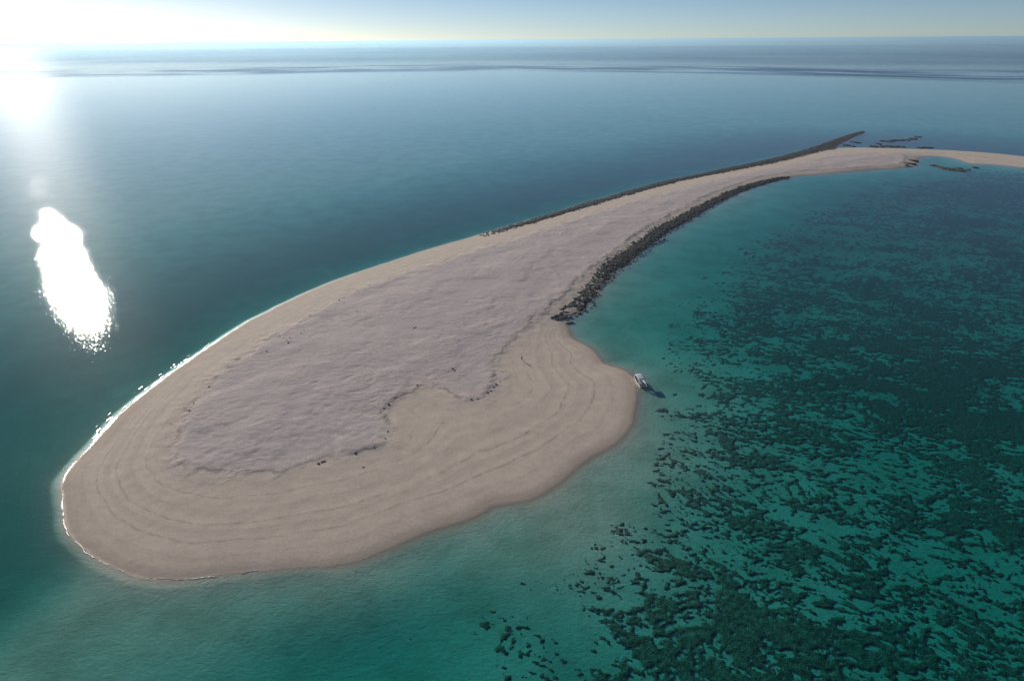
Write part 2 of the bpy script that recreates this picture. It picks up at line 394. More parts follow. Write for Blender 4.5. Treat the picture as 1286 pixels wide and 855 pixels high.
def water_material():
    b = NT('sea_water')
    p = b.pos()
    n1 = b.noise(b.mapping(p, rot=(0, 0, 0.45), scale=(1.2, 0.9, 1)), 0.85, 3, 0.55, 0.3)
    n2 = b.noise(b.mapping(p, rot=(0, 0, 0.75), scale=(1.3, 0.75, 1)), 0.22, 3, 0.5)
    n3 = b.noise(p, 0.035, 2, 0.5)
    patch = b.ss(b.noise(b.mapping(p, scale=(0.5, 1.5, 1)), 0.006, 3, 0.6), 0.35, 0.65, 0.7, 1.25)
    h = b.m('ADD', b.m('MULTIPLY', n1, 0.034), b.m('ADD', b.m('MULTIPLY', n2, 0.024), b.m('MULTIPLY', n3, 0.012)))
    nrm = b.bump(b.m('MULTIPLY', h, patch), 1.0, 1.0)
    back = b.n('ShaderNodeNewGeometry').outputs['Backfacing']
    ior = b.m('ADD', 1.33, b.m('MULTIPLY', back, 1 / 1.33 - 1.33))   # same reflectance from both sides
    fr = b.n('ShaderNodeFresnel', {'IOR': ior, 'Normal': nrm}).outputs[0]
    # sheltered lagoon inside the reef, wind-roughened open sea beyond it
    sep = b.n('ShaderNodeSeparateXYZ', {0: p})
    offs = b.ss(b.m('ADD', sep.outputs[1], b.m('ADD', b.m('MULTIPLY', b.m('ABSOLUTE', sep.outputs[0]), 0.35), b.m('MULTIPLY', n3, 300.0))), 2800.0, 4200.0)
    fr = b.m('MULTIPLY', fr, b.m('SUBTRACT', 0.95, b.m('MULTIPLY', offs, 0.24)))
    gl = b.n('ShaderNodeBsdfGlossy', {'Color': (1, 1, 1), 'Roughness': 0.09, 'Normal': nrm}, distribution='BECKMANN')
    g2 = b.n('ShaderNodeBsdfGlossy', {'Color': (1, 1, 1), 'Roughness': 0.33, 'Normal': nrm}, distribution='BECKMANN')
    gl = b.n('ShaderNodeMixShader', {0: 0.005, 1: gl.outputs[0], 2: g2.outputs[0]})   # steep ripple facets; lobe added as a glare veil round the glint
    tr = b.n('ShaderNodeBsdfTransparent', {'Color': (0.95, 0.98, 0.98)})
    mx = b.n('ShaderNodeMixShader', {0: fr, 1: tr.outputs[0], 2: gl.outputs[0]})
    b.surface(mx.outputs[0])
    va = b.n('ShaderNodeVolumeAbsorption', {'Color': WATER_COL, 'Density': WATER_DENS})
    b.set(b.out.inputs['Volume'], va.outputs[0])
    return b.mat

WATER_COL = (0.0, 0.835, 0.82)
WATER_DENS = 0.36

# ------------------------------------------------------------------ terrain: sandbank and seabed in one sheet
def axis(segs, lo, hi, g=1.10):
    """segs: [(start, end, step), ...] joined; then growing steps out to lo and hi"""
    c = []
    for s, e, st in segs:
        c += list(np.arange(s, e, st))
    c.append(segs[-1][1])
    st = segs[0][2]; left = []; v = c[0]
    while v > lo:
        st *= g; v -= st; left.append(max(v, lo))
    st = segs[-1][2]; right = []; v = c[-1]
    while v < hi:
        st *= g; v += st; right.append(min(v, hi))
    return np.array(left[::-1] + c + right)

FAR = 62000.0
xs = axis([(-134, 70, 0.8), (70, 150, 1.1), (150, 480, 2.0)], -FAR, FAR)
ys = axis([(92, 300, 0.8), (300, 480, 1.2), (480, 800, 1.9)], -3000.0, FAR)
gx, gy = np.meshgrid(xs, ys)
fx, fy = gx.ravel(), gy.ravel()
gz, gds, gdp, gfr, ged = ground(fx, fy, True)
nx, ny = len(xs), len(ys)
i0 = (np.arange(ny - 1)[:, None] * nx + np.arange(nx - 1)[None, :]).ravel()
quads = np.stack([i0, i0 + 1, i0 + nx + 1, i0 + nx], 1)
me = mesh_from_arrays('terrain', np.stack([fx, fy, gz], 1), quads)
for nm, ar in (('open', west_side(fx, fy) * sstep(130, 25, -gds)), ('ds', gds), ('dp', gdp), ('frac', gfr), ('edge', np.clip(ged, -4000, 4000))):
    add_attr(me, nm, ar)
terrain = tag(link('terrain', me, sand_material()), kind='structure')

# ------------------------------------------------------------------ the sea: closed body of water
def sea_mesh():
    """flat sea, with a belt of low swell rising where it meets the reef edge; closed by sides and floor"""
    X, Y0, Y1 = 61000.0, -2900.0, 61000.0
    xs_ = np.concatenate([[-X, -30000.0], np.arange(-13000, -5200, 260.0), np.arange(-5200, 3600.1, 55.0), np.arange(3800, 13000.1, 260.0), [30000.0, X]])
    e = np.concatenate([np.arange(-200.0, 1000.1, 6.5), np.arange(1018.0, 12000.1, 18.0)])
    xc = np.clip(xs_, -5200, 3600)
    ed = reef_edge(xc)
    rows_y = [np.full(xs_.shape, Y0)] + [ed + k for k in e] + [np.full(xs_.shape, Y1)]
    rows_z = [np.zeros(xs_.shape)]
    for k in e:
        ph = (k + 60 * fbm(xs_ * 0.0016, xs_ * 0 + 2.0, 201, 3)) / 46.0 * 2 * math.pi
        am = 0.55 * sstep(0.38, 0.60, fbm(xs_ * 0.0045, xs_ * 0 + k * 0.010, 211, 4, 0.6))
        am = am * sstep(-5200, -4600, xs_) * sstep(3600, 3000, xs_) * sstep(-200, 40, k) * sstep(1000, 500, k)
        # long ocean swell running in from outside the reef
        ph2 = (k + 220 * fbm(xs_ * 0.0006, xs_ * 0 + k * 0.0004, 221, 3)) / 112.0 * 2 * math.pi
        am2 = 0.85 * sstep(700, 2200, k) * sstep(12000, 9000, k) * sstep(-13000, -9500, xs_) * sstep(13000, 9500, xs_) * (0.5 + fbm(xs_ * 0.001, xs_ * 0 + k * 0.002, 231, 3))
        rows_z.append(am * (np.sin(ph) + 0.3 * np.sin(2 * ph + 0.8)) + am2 * np.sin(ph2))
    rows_z.append(np.zeros(xs_.shape))
    W, Hh = len(xs_), len(rows_y)
    top = np.stack([np.tile(xs_, Hh), np.concatenate(rows_y), np.concatenate(rows_z)], 1)
    q = (np.arange(Hh - 1)[:, None] * W + np.arange(W - 1)[None, :]).ravel()
    F_ = [tuple(r) for r in np.stack([q, q + 1, q + W + 1, q + W], 1).tolist()]
    V_ = top.tolist()
    n = len(V_)
    rim = list(range(W)) + [r * W + W - 1 for r in range(1, Hh)] + list(range(Hh * W - 2, (Hh - 1) * W - 1, -1)) + [r * W for r in range(Hh - 2, 0, -1)]
    for r in rim:
        V_.append([V_[r][0], V_[r][1], -80.0])
    m = len(rim)
    for r in rim:                      # own vertices, so that the flat sea keeps its upright normals
        V_.append(list(V_[r]))
    for k in range(m):
        F_.append((n + m + k, n + k, n + (k + 1) % m, n + m + (k + 1) % m))
    F_.append(tuple(n + k for k in range(m - 1, -1, -1)))
    me = bpy.data.meshes.new('sea_water'); me.from_pydata(V_, [], F_)
    me.polygons.foreach_set('use_smooth', [k < len(q) for k in range(len(F_))])
    return me
me = sea_mesh()
sea = tag(link('sea_water', me, water_material()), kind='structure')

# ------------------------------------------------------------------ seagrass meadow on the bay floor
def seagrass():
    cos, qs, base = [], [], 0
    for y0, y1, x0, x1, st in ((74, 190, -40, 240, 0.45), (190, 320, 30, 330, 0.8), (320, 640, 60, 540, 1.6)):
        ax = np.arange(x0, x1 + st, st); ay = np.arange(y0, y1 + st * 0.5, st)
        X, Y = np.meshgrid(ax, ay)
        x, y = X.ravel(), Y.ravel()
        dg = signed_dist(x, y, GRASS_S).astype(np.float64)
        keep = dg > -12
        ca, sa = math.cos(math.radians(-24)), math.sin(math.radians(-24))
        u = x * ca + y * sa; v = -x * sa + y * ca
        wx = (fbm(x * 0.05, y * 0.05, 91, 3) - 0.5) * 14
        wy = (fbm(x * 0.05, y * 0.05, 92, 3) - 0.5) * 14
        n = 0.33 * fbm((u + wx) * 0.06, (v + wy) * 0.11, 101, 4, 0.55) + 0.67 * fbm((u + wx * 0.8) * 0.46, (v + wy * 0.8) * 0.72, 111, 4, 0.85)
        big = fbm(x * 0.013, y * 0.013, 121, 2)
        cover = 0.575 - 0.105 * sstep(-4, 24, dg) - 0.03 * sstep(20, 90, dg) + (0.5 - big) * 0.14
        cover += 0.10 * sstep(40, 0, x) * sstep(140, 100, y)      # thin scattered tufts near the shoal
        cover += 0.3 * sstep(0, -8, dg)
        m = n - cover
        ds = signed_dist(x[keep], y[keep], SHORE_S)
        dep = np.full(x.shape, 0.0)
        z0 = np.full(x.shape, -3.0)
        z0[keep] = ground(x[keep], y[keep])
        z = z0 + np.clip(m * 4.0, -0.25, 0.16) + (fbm(x * 1.3, y * 1.3, 131, 2) - 0.5) * 0.12 * (m > 0.01)
        z = np.minimum(z, -0.25)
        ok = keep & (m > -0.03)
        z = np.where(ok, z, z0 - 0.3)
        okg = ((m > 0) & keep).reshape(X.shape)
        cell = okg[:-1, :-1] | okg[1:, :-1] | okg[:-1, 1:] | okg[1:, 1:]
        r, c = np.nonzero(cell)
        w = X.shape[1]
        q = np.stack([r * w + c, r * w + c + 1, (r + 1) * w + c + 1, (r + 1) * w + c], 1)
        used, inv = np.unique(q.ravel(), return_inverse=True)
        cos.append(np.stack([x[used], y[used], z[used]], 1))
        qs.append(inv.reshape(-1, 4) + base)
        base += len(used)
    me = mesh_from_arrays('seagrass', np.vstack(cos), np.vstack(qs))
    b = NT('seagrass')
    p = b.pos()
    nz = b.noise(p, 0.9, 5, 0.75)
    col = b.mix(b.ss(nz, 0.35, 0.68), (0.075, 0.070, 0.052), (0.27, 0.24, 0.175))
    nrm = b.bump(b.noise(p, 3.0, 3), 0.4, 0.8)
    mat = b.surface(b.n('ShaderNodeBsdfPrincipled', {'Base Color': col, 'Roughness': 0.95, 'Specular IOR Level': 0.05, 'Normal': nrm}).outputs[0])
    tag(link('seagrass', me, mat), kind='stuff')
seagrass()

# ------------------------------------------------------------------ beachrock ledges
M_ROCK = simple_mat('beachrock', (0.050, 0.042, 0.038), 0.9, 0.4, 0.7, 0.25, col2=(0.020, 0.017, 0.017))
M_SLAB = simple_mat('beachrock_slab', (0.125, 0.105, 0.092), 0.85, 0.4, 0.35, 0.05, col2=(0.035, 0.029, 0.027))
M_ALGAE = simple_mat('algae_rock', (0.085, 0.080, 0.040), 0.85, 0.4, 0.5, 0.06, col2=(0.045, 0.045, 0.028))
M_CORAL = simple_mat('coral_rubble', (0.16, 0.14, 0.12), 0.9, 0.4, 1.5, 0.05, col2=(0.07, 0.062, 0.055))

def slab_geo(rng, w, d, h, n=7):
    """an irregular tilted flagstone: n-gon bottom and top rings plus a raised centre"""
    ang = sorted([(k + rng.uniform(-0.3, 0.3)) / n * 2 * math.pi for k in range(n)])
    rad = [rng.uniform(0.72, 1.1) for _ in range(n)]
    v = []
    tx, ty = rng.uniform(-0.16, 0.16), rng.uniform(-0.16, 0.16)
    for s, zz in ((1.05, -0.5), (1.0, 0.55), (0.86, 1.0)):
        for a, r in zip(ang, rad):
            x, y = math.cos(a) * r * w * 0.5 * s, math.sin(a) * r * d * 0.5 * s
            v.append((x, y, zz * h + (x * tx + y * ty if zz > 0 else 0)))
    v.append((0, 0, h * rng.uniform(0.95, 1.12)))
    f = []
    for ring in (0, 1):
        for k in range(n):
            a, c = ring * n + k, ring * n + (k + 1) % n
            f += [(a, c, c + n), (a, c + n, a + n)]
    for k in range(n):
        f.append((2 * n + k, 2 * n + (k + 1) % n, 3 * n))
    return v, f

def resample(c, n):
    d = np.concatenate([[0], np.cumsum(np.hypot(*np.diff(c, axis=0).T))])
    t = np.linspace(0, d[-1], n)
    return np.stack([np.interp(t, d, c[:, 0]), np.interp(t, d, c[:, 1])], 1)

def ledge(name, pin, pout, label, height, dens, seed, algae_to, gap_to, big_slabs):
    rng = random.Random(seed)
    L = 260
    a = resample(smooth_open(pin), L); c = resample(smooth_open(pout), L)
    root = empty(name, (float(a[0][0]), float(a[0][1]), 0))
    tag(root, label, 'rock ledge')
    off = np.array([a[0][0], a[0][1], 0.0])
    W = 13
    t = np.linspace(-0.10, 1.10, W)
    i = np.arange(L)
    jig_in = (fbm(i * 0.16, i * 0 + 3.3, seed, 4, 0.65) - 0.5)[:, None]
    jig_out = (fbm(i * 0.22, i * 0 + 8.3, seed + 5, 4, 0.65) - 0.5)[:, None]
    span = np.hypot(*(c - a).T)[:, None]
    A = a + (a - c) / span * jig_in * 3.0
    Cc = c + (c - a) / span * jig_out * 4.0
    P = A[:, None, :] * (1 - t[None, :, None]) + Cc[:, None, :] * t[None, :, None]
    x, y = P[..., 0].ravel(), P[..., 1].ravel()
    g = ground(x, y)
    prof = np.clip(1 - np.abs(np.tile(t, L) * 2 - 0.9) ** 3.0, -0.6, 1)
    ends = np.repeat(sstep(0, 14, i) * sstep(L - 1, L - 12, i), W)
    nz = fbm(x * 0.45, y * 0.45, seed + 9, 4, 0.6)
    g0 = np.maximum(g, -0.35)
    z = g0 + (prof * height * (0.5 + 0.9 * nz) - 0.05) * (0.25 + 0.75 * ends)
    thin = np.repeat(sstep(gap_to * L, 0, i), W) * sstep(0.50, 0.36, fbm(x * 0.33, y * 0.33, seed + 29, 3, 0.6))
    z = z - thin * (height + 0.25)                    # sand shows between the slabs where the ledge breaks up
    z = np.where(prof < -0.1, np.minimum(z, g - 0.25), z)
    q = (np.arange(L - 1)[:, None] * W + np.arange(W - 1)[None, :]).ravel()
    quads = np.stack([q, q + 1, q + W + 1, q + W], 1)
    me = mesh_from_arrays('rock_bed', np.stack([x, y, z], 1) - off, quads)
    link('rock_bed', me, M_ROCK, root)
    # slabs strewn along the ledge
    V, F, MI = [], [], []
    d = np.hypot(*np.diff((a + c) / 2, axis=0).T)
    big = []
    for k in range(L - 1):
        s = span[k, 0]
        cnt = int(d[k] * s * dens * (0.7 + 0.3 * min(1.0, k / L / gap_to)) + rng.random())
        for _ in range(cnt):
            tt = rng.uniform(-0.06, 1.08)
            f = rng.random()
            px, py = (P[k, 0] * (1 - tt) + P[k, -1] * tt) * (1 - f) + (P[k + 1, 0] * (1 - tt) + P[k + 1, -1] * tt) * f
            dist = math.hypot(px, py)
            w = rng.uniform(0.7, 1.9) * (1 + dist / 1300); dd = w * rng.uniform(0.45, 0.85); h = rng.uniform(0.07, 0.22)
            big.append((px, py, w, dd, h, tt, k / L))
    pts = np.array([(b_[0], b_[1]) for b_ in big])
    gz_ = np.maximum(ground(pts[:, 0].copy(), pts[:, 1].copy()), -0.3)
    run = math.atan2(c[20][1] - c[0][1], c[20][0] - c[0][0])
    for (px, py, w, dd, h, tt, kk), z0 in zip(big, gz_):
        v, f = slab_geo(rng, w, dd, h)
        kq = min(int(kk * L), L - 3)
        ang = math.atan2(c[kq + 2][1] - c[kq][1], c[kq + 2][0] - c[kq][0]) + rng.gauss(0, 0.35)
        ca, sa = math.cos(ang), math.sin(ang)
        prof_z = max(0.0, 1 - abs(tt * 2 - 0.9) ** 3) * height * 0.9 * min(1, kk * 12 + 0.2)
        base = len(V)
        for vx, vy, vz in v:
            V.append((px + vx * ca - vy * sa - off[0], py + vx * sa + vy * ca - off[1], z0 + prof_z * 0.85 + vz))
        F += [(p_[0] + base, p_[1] + base, p_[2] + base) for p_ in f]
        MI += [1 if (kk < algae_to and tt > 0.45 and rng.random() < 0.7) else 0] * len(f)
    me = bpy.data.meshes.new('slab_rubble')
    me.from_pydata(V, [], F)
    me.materials.append(M_SLAB); me.materials.append(M_ALGAE)
    me.polygons.foreach_set('material_index', MI)
    o = bpy.data.objects.new('slab_rubble', me); COL.objects.link(o); o.parent = root
    o['kind'] = 'stuff'
    # the big flags that lie apart at the end of the ledge
    protos = []
    for k in range(5):
        v, f = slab_geo(rng, 1, 1, 1, 8)
        m2 = bpy.data.meshes.new('slab'); m2.from_pydata(v, [], f); m2.materials.append(M_SLAB)
        protos.append(m2)
    for (px, py, w, dd, h, ang) in big_slabs:
        o = bpy.data.objects.new('slab', protos[rng.randrange(5)]); COL.objects.link(o); o.parent = root
        gz0 = float(ground(np.array([px]), np.array([py]))[0])
        o.location = (px - off[0], py - off[1], max(gz0, -0.1)); o.scale = (w, dd, h); o.rotation_euler = (0, 0, ang)
    return root

ledge('rock_ledge', LEDGE_E_IN, LEDGE_E_OUT, 'broad dark beachrock ledge with algae curving along the turquoise bay shore', 0.26, 0.34, 5, 0.30, 0.34,
      [(17.2, 272.4, 2.4, 1.2, .35, .9), (18.9, 274.3, 2.8, 1.3, .4, 1.0), (19.2, 270.6, 2.6, 1.1, .3, .8), (20.8, 272.0, 3.0, 1.2, .35, .85),
       (22.6, 273.5, 2.8, 1.4, .4, .9), (23.8, 267.8, 2.6, 1.2, .35, .5), (25.3, 268.8, 2.2, 1.1, .35, .6), (21.3, 277.6, 2.6, 1.2, .4, 1.0),
       (25.2, 274.5, 2.4, 1.3, .35, .9), (29.5, 279.0, 2.4, 1.2, .3, .9), (32.4, 282.8, 2.5, 1.3, .35, 1.0), (88.5, 395.0, 4.2, 1.6, .4, .8),
       (84.0, 389.5, 4.0, 1.5, .4, .8), (91.5, 399.0, 3.6, 1.4, .4, .8)])
ledge('rock_ledge', LEDGE_W_OUT[::1], LEDGE_W_IN[::1], 'long thin dark beachrock ledge edging the open sea side of the sandbank', 0.55, 0.45, 6, 0.0, 0.10, [])

# ------------------------------------------------------------------ rock outcrops off the far neck
def outcrop_mesh(name, seed, w, d, h):
    rng = random.Random(seed)
    bm = bmesh.new()
    bmesh.ops.create_icosphere(bm, subdivisions=3, radius=1.0)
    o1 = rng.uniform(0, 50)
    for v in bm.verts:
        c = v.co.copy()
        n = mnoise.fractal(c * 1.7 + Vector((o1, 0, 0)), 1.0, 2.0, 4)
        r = 1.0 + 0.45 * n
        z = c.z * h * (1 + 0.5 * n)
        if z > h * 0.7: z = h * 0.7 + (z - h * 0.7) * 0.25
        v.co = Vector((c.x * w * 0.5 * r, c.y * d * 0.5 * r, z))
    me = bpy.data.meshes.new(name); bm.to_mesh(me); bm.free()
    return me

def place_rock(name, x, y, me, mat, rz=0.0, sink=0.0, water=True):
    o = link(name, me, mat)
    z0 = float(ground(np.array([float(x)]), np.array([float(y)]))[0])
    o.location = (x, y, (max(z0, -0.25) if water else z0) - sink); o.rotation_euler = (0, 0, rz)
    return o

for k, (x, y, w) in enumerate(FAR_ROCKS):
    me = outcrop_mesh('reef_outcrop', 300 + k, w * 1.25, w * 2.2, 1.15)
    o = place_rock('reef_outcrop', x, y, me, M_ROCK, random.uniform(-0.6, 0.9), 0.1)
    tag(o, 'low dark rock outcrop awash in the sea beyond the narrow sand neck', 'rock', 'rocks awash beyond the sand neck')
for k, (x, y, w) in enumerate(MOSSY_ROCKS):
    me = outcrop_mesh('mossy_rock', 400 + k, w * 1.2, w * 2.0, 1.2)
    o = place_rock('mossy_rock', x, y, me, M_ALGAE, random.uniform(-0.6, 0.9), 0.1)
    if k < 5:
        tag(o, 'olive algae covered rock on the sand beside the small inlet of the neck', 'rock', 'algae rocks beside the inlet')
    else:
        tag(o, 'olive algae covered rock in the shallow water at the mouth of the inlet', 'rock', 'algae rocks in the inlet mouth')

# ------------------------------------------------------------------ clumps of rubble on the sand
def clump_mesh(k):
    me = outcrop_mesh('rubble_lump', 700 + k, 1.1, 0.8, 0.32)
    me.materials.append(M_CORAL)
    return me
clumps = [clump_mesh(k) for k in range(6)]
for k, (x, y) in enumerate(RUBBLE):
    o = bpy.data.objects.new('rubble_lump', clumps[k % 6]); COL.objects.link(o)
    z0 = float(ground(np.array([x]), np.array([y]))[0])
    o.location = (x, y, z0); o.rotation_euler = (0, 0, random.uniform(0, 6.28)); s = random.uniform(0.4, 0.9); o.scale = (s, s, s)
    if k < 8:
        tag(o, 'small dark lump of coral rubble on the plateau by the sunlit beach', 'rubble', 'rubble lumps by the sunlit beach')
    elif k < 15:
        tag(o, 'small dark lump of coral rubble lying out on the open plateau', 'rubble', 'rubble lumps on the open plateau')
    else:
        tag(o, 'small dark lump of coral rubble along the low scarp of the plateau', 'rubble', 'rubble lumps along the scarp')

# ------------------------------------------------------------------ foam of the swash along the exposed beach; its white also paints in sun glint
def foam_glint():
    b = NT('foam_glint')
    p = b.pos()
    nz = b.noise(p, 5.0, 4, 0.7)
    col = b.mix(b.ss(nz, 0.3, 0.7), (0.82, 0.82, 0.80), (0.68, 0.69, 0.68))
    nrm = b.bump(b.noise(p, 2.2, 4, 0.7), 0.16, 1.0)
    mat = b.surface(b.n('ShaderNodeBsdfPrincipled', {'Base Color': col, 'Roughness': 0.28, 'Specular IOR Level': 0.6, 'Normal': nrm}).outputs[0])
    V, F = [], []
    m = len(SHORE_S)
    pts = resample(np.vstack([SHORE_S[-27:], SHORE_S[:31]]), 760)
    tang = np.gradient(pts, axis=0); tang /= np.hypot(*tang.T)[:, None]
    out = np.stack([-tang[:, 1], tang[:, 0]], 1)        # towards the sea
    i = np.arange(len(pts))
    s = i / len(pts)
    arc_w = 0.10 + 1.0 * sstep(0.46, 0.58, s) * sstep(1.0, 0.80, s) + 0.28 * sstep(0.22, 0.42, s) * sstep(0.62, 0.5, s)
    for lane, (o0, k0, thr) in enumerate(((-0.1, 1.0, 0.34), (1.3, 0.5, 0.52), (2.6, 0.35, 0.60))):
        nz = fbm(i * 0.10, i * 0.0 + lane * 9, 501 + lane, 4, 0.65)
        wd = arc_w * k0 * np.clip((nz - thr) * 5, 0, 1.2) * 1.15
        ctr = o0 + (fbm(i * 0.035, i * 0.0 + 4, 601 + lane, 3) - 0.5) * (1.4 + lane * 1.2)
        if lane:
            wd = wd * (sstep(0.40, 0.5, s) * sstep(0.95, 0.75, s))
        for k in range(len(pts) - 1):
            if wd[k] < 0.05 and wd[k + 1] < 0.05:
                continue
            base = len(V)
            for kk in (k, k + 1):
                for e in (-0.5, 0, 0.5):
                    q = pts[kk] + out[kk] * (ctr[kk] + e * wd[kk] + (nz[kk] - .5) * 0.5)
                    V.append([q[0], q[1], 0.03 if e == 0 else 0.0])
            F += [(base, base + 1, base + 4, base + 3), (base + 1, base + 2, base + 5, base + 4)]
    A = np.array(V)
    A[:, 2] += np.maximum(ground(A[:, 0].copy(), A[:, 1].copy()), 0.0) + 0.012
    me = bpy.data.meshes.new('foam_glint'); me.from_pydata(A.tolist(), [], F)
    me.polygons.foreach_set('use_smooth', [True] * len(F))
    tag(link('foam_glint', me, mat), kind='stuff')
foam_glint()

# ------------------------------------------------------------------ boat
M_WHITE = simple_mat('boat_white', (0.78, 0.79, 0.79), 0.35, 0.08, 2.0)
M_CANVAS = simple_mat('canopy_canvas', (0.52, 0.56, 0.60), 0.75, 0.15, 1.2)
M_DARK = simple_mat('engine_black', (0.022, 0.023, 0.026), 0.4, 0.3, 4.0)
M_DECK = simple_mat('boat_deck', (0.30, 0.31, 0.32), 0.7, 0.2, 2.0)
M_STEEL = simple_mat('steel_tube', (0.55, 0.56, 0.57), 0.3, 0.1, 4.0, metallic=0.9)

def bm_obj(name, bm, mat, parent, smooth=False):
    me = bpy.data.meshes.new(name); bm.to_mesh(me); bm.free()
    if smooth: me.polygons.foreach_set('use_smooth', [True] * len(me.polygons))
    return link(name, me, mat, parent)

def bm_box(bm, lo, hi, bev=0.0):
    r = bmesh.ops.create_cube(bm, size=1.0)
    for v in r['verts']:
        v.co = Vector([lo[i] + (v.co[i] + 0.5) * (hi[i] - lo[i]) for i in range(3)])
    if bev:
        es = list({e for v in r['verts'] for e in v.link_edges})
        bmesh.ops.bevel(bm, geom=es, offset=bev, segments=2, affect='EDGES')

def bm_tube(bm, a, c, r, n=8):
    a, c = Vector(a), Vector(c)
    q = (c - a).to_track_quat('Z', 'Y')
    rings = [[bm.verts.new(p + q @ Vector((math.cos(k / n * 6.2832) * r, math.sin(k / n * 6.2832) * r, 0))) for k in range(n)] for p in (a, c)]
    for k in range(n):
        bm.faces.new((rings[0][k], rings[0][(k + 1) % n], rings[1][(k + 1) % n], rings[1][k]))
    bm.faces.new(rings[0][::-1]); bm.faces.new(rings[1])

def loft(bm, rings, closed=True):
    rv = [[bm.verts.new(p) for p in r] for r in rings]
    n = len(rings[0])
    for i in range(len(rv) - 1):
        for k in range(n if closed else n - 1):
            bm.faces.new((rv[i][k], rv[i][(k + 1) % n], rv[i + 1][(k + 1) % n], rv[i + 1][k]))
    return rv

def boat():
    root = empty('motor_boat', (44.6, 213.2, 0.02), math.radians(9))
    tag(root, 'small white open motor boat with pale canopy afloat at the sand spit', 'boat')
    # length runs along local Y, bow at +Y
    st = [(-4.0, 1.22, 0.62, -0.28), (-2.6, 1.34, 0.64, -0.32), (-0.8, 1.38, 0.68, -0.33), (1.0, 1.32, 0.74, -0.32), (2.4, 1.08, 0.84, -0.26), (3.4, 0.66, 0.96, -0.10), (4.1, 0.24, 1.08, 0.22), (4.4, 0.04, 1.14, 0.60)]
    bm = bmesh.new()
    rings = []
    for y, w, g, k in st:
        rings.append([(-w, y, g), (-w * 0.97, y, g * 0.35), (-w * 0.80, y, k * 0.45), (0, y, k), (w * 0.80, y, k * 0.45), (w * 0.97, y, g * 0.35), (w, y, g),
                      (w - min(.09, w * .4), y, g), (w - min(.11, w * .5), y, g - 0.42), (0, y, g - 0.46), (-w + min(.11, w * .5), y, g - 0.42), (-w + min(.09, w * .4), y, g)])
    rv = loft(bm, rings)
    bm.faces.new(rv[0][::-1]); bm.faces.new(rv[-1])
    hull = bm_obj('hull', bm, M_WHITE, root)
    bm = bmesh.new()
    rr = []
    for y, w, g, k in st[:-1]:
        ww = max(w - 0.13, 0.05)
        rr.append([(-ww, y + 0.05, g - 0.37), (ww, y + 0.05, g - 0.37), (ww, y + 0.05, g - 0.43), (-ww, y + 0.05, g - 0.43)])
    rv = loft(bm, rr); bm.faces.new(rv[0][::-1]); bm.faces.new(rv[-1])
    bm_obj('deck', bm, M_DECK, root)
    for s in (-1, 1):
        bm = bmesh.new()
        for (y, w, g, k), (y2, w2, g2, k2) in zip(st[:-1], st[1:]):
            bm_tube(bm, (s * w, y, g + 0.02), (s * w2, y2, g2 + 0.02), 0.055)
        bm_obj('rub_rail', bm, M_WHITE, root)
    # canopy: gently crowned sheet on four posts
    bm = bmesh.new()
    rings = []
    for yy in np.linspace(-2.35, 1.9, 8):
        row = []
        cr = 0.10 * (1 - ((yy + .2) / 2.3) ** 2)
        for xx in np.linspace(-1.22, 1.22, 9):
            row.append((xx, yy, 2.25 + cr - 0.10 * (xx / 1.22) ** 2))
        rings.append(row + [(x_, y_, z_ - 0.05) for x_, y_, z_ in row[::-1]])
    rv = loft(bm, rings); bm.faces.new(rv[0][::-1]); bm.faces.new(rv[-1])
    can = bm_obj('canopy', bm, M_CANVAS, root, True)
    bm = bmesh.new()
    for s in (-1, 1):
        bm_tube(bm, (s * 1.24, -2.37, 2.14), (s * 1.24, 1.92, 2.14), 0.04)
    for yy in (-2.37, 1.92):
        bm_tube(bm, (-1.24, yy, 2.145), (1.24, yy, 2.145), 0.04)
    bm_obj('canopy_frame', bm, M_STEEL, can)
    for sx in (-1, 1):
        for yy in (-2.1, 1.6):
            bm = bmesh.new(); bm_tube(bm, (sx * 1.16, yy, 0.30), (sx * 1.16, yy, 2.15), 0.035)
            bm_obj('canopy_post', bm, M_STEEL, root)
    for yy in (-1.7, 0.9, 2.5):
        bm = bmesh.new(); hw = 1.1 if yy < 2 else 0.8
        bm_box(bm, (-hw, yy - 0.2, 0.50), (hw, yy + 0.2, 0.58), 0.02)
        bm_obj('bench', bm, M_WHITE, root)
    bm = bmesh.new()
    bm_box(bm, (-0.4, -0.75, 0.25), (0.4, -0.1, 1.1), 0.06)
    con = bm_obj('console', bm, M_WHITE, root)
    bm = bmesh.new()
    for k in range(16):
        a0, a1 = k / 16 * 6.2832, (k + 1) / 16 * 6.2832
        bm_tube(bm, (math.cos(a0) * .18, -0.85, 1.0 + math.sin(a0) * .18), (math.cos(a1) * .18, -0.85, 1.0 + math.sin(a1) * .18), 0.02, 5)
    bm_obj('steering_wheel', bm, M_DARK, con)
    for s in (-0.42, 0.42):
        bm = bmesh.new()
        bm_box(bm, (s - 0.22, -4.75, 0.62), (s + 0.22, -4.15, 1.18), 0.10)
        eng = bm_obj('outboard_engine', bm, M_DARK, root)
        bm = bmesh.new()
        bm_box(bm, (s - 0.10, -4.55, -0.55), (s + 0.10, -4.25, 0.66), 0.03)
        bm_obj('engine_leg', bm, M_DARK, eng)
        bm = bmesh.new()
        hub = bm.verts.new((s, -4.63, -0.45))
        for k in range(3):
            a = k / 3 * 6.2832
            v1, v2 = [bm.verts.new((s + math.cos(a + e) * .16, -4.63 + e * .08, -0.45 + math.sin(a + e) * .16)) for e in (-.4, .4)]
            bm.faces.new((hub, v1, v2))
        bm_obj('propeller', bm, M_STEEL, eng)
boat()

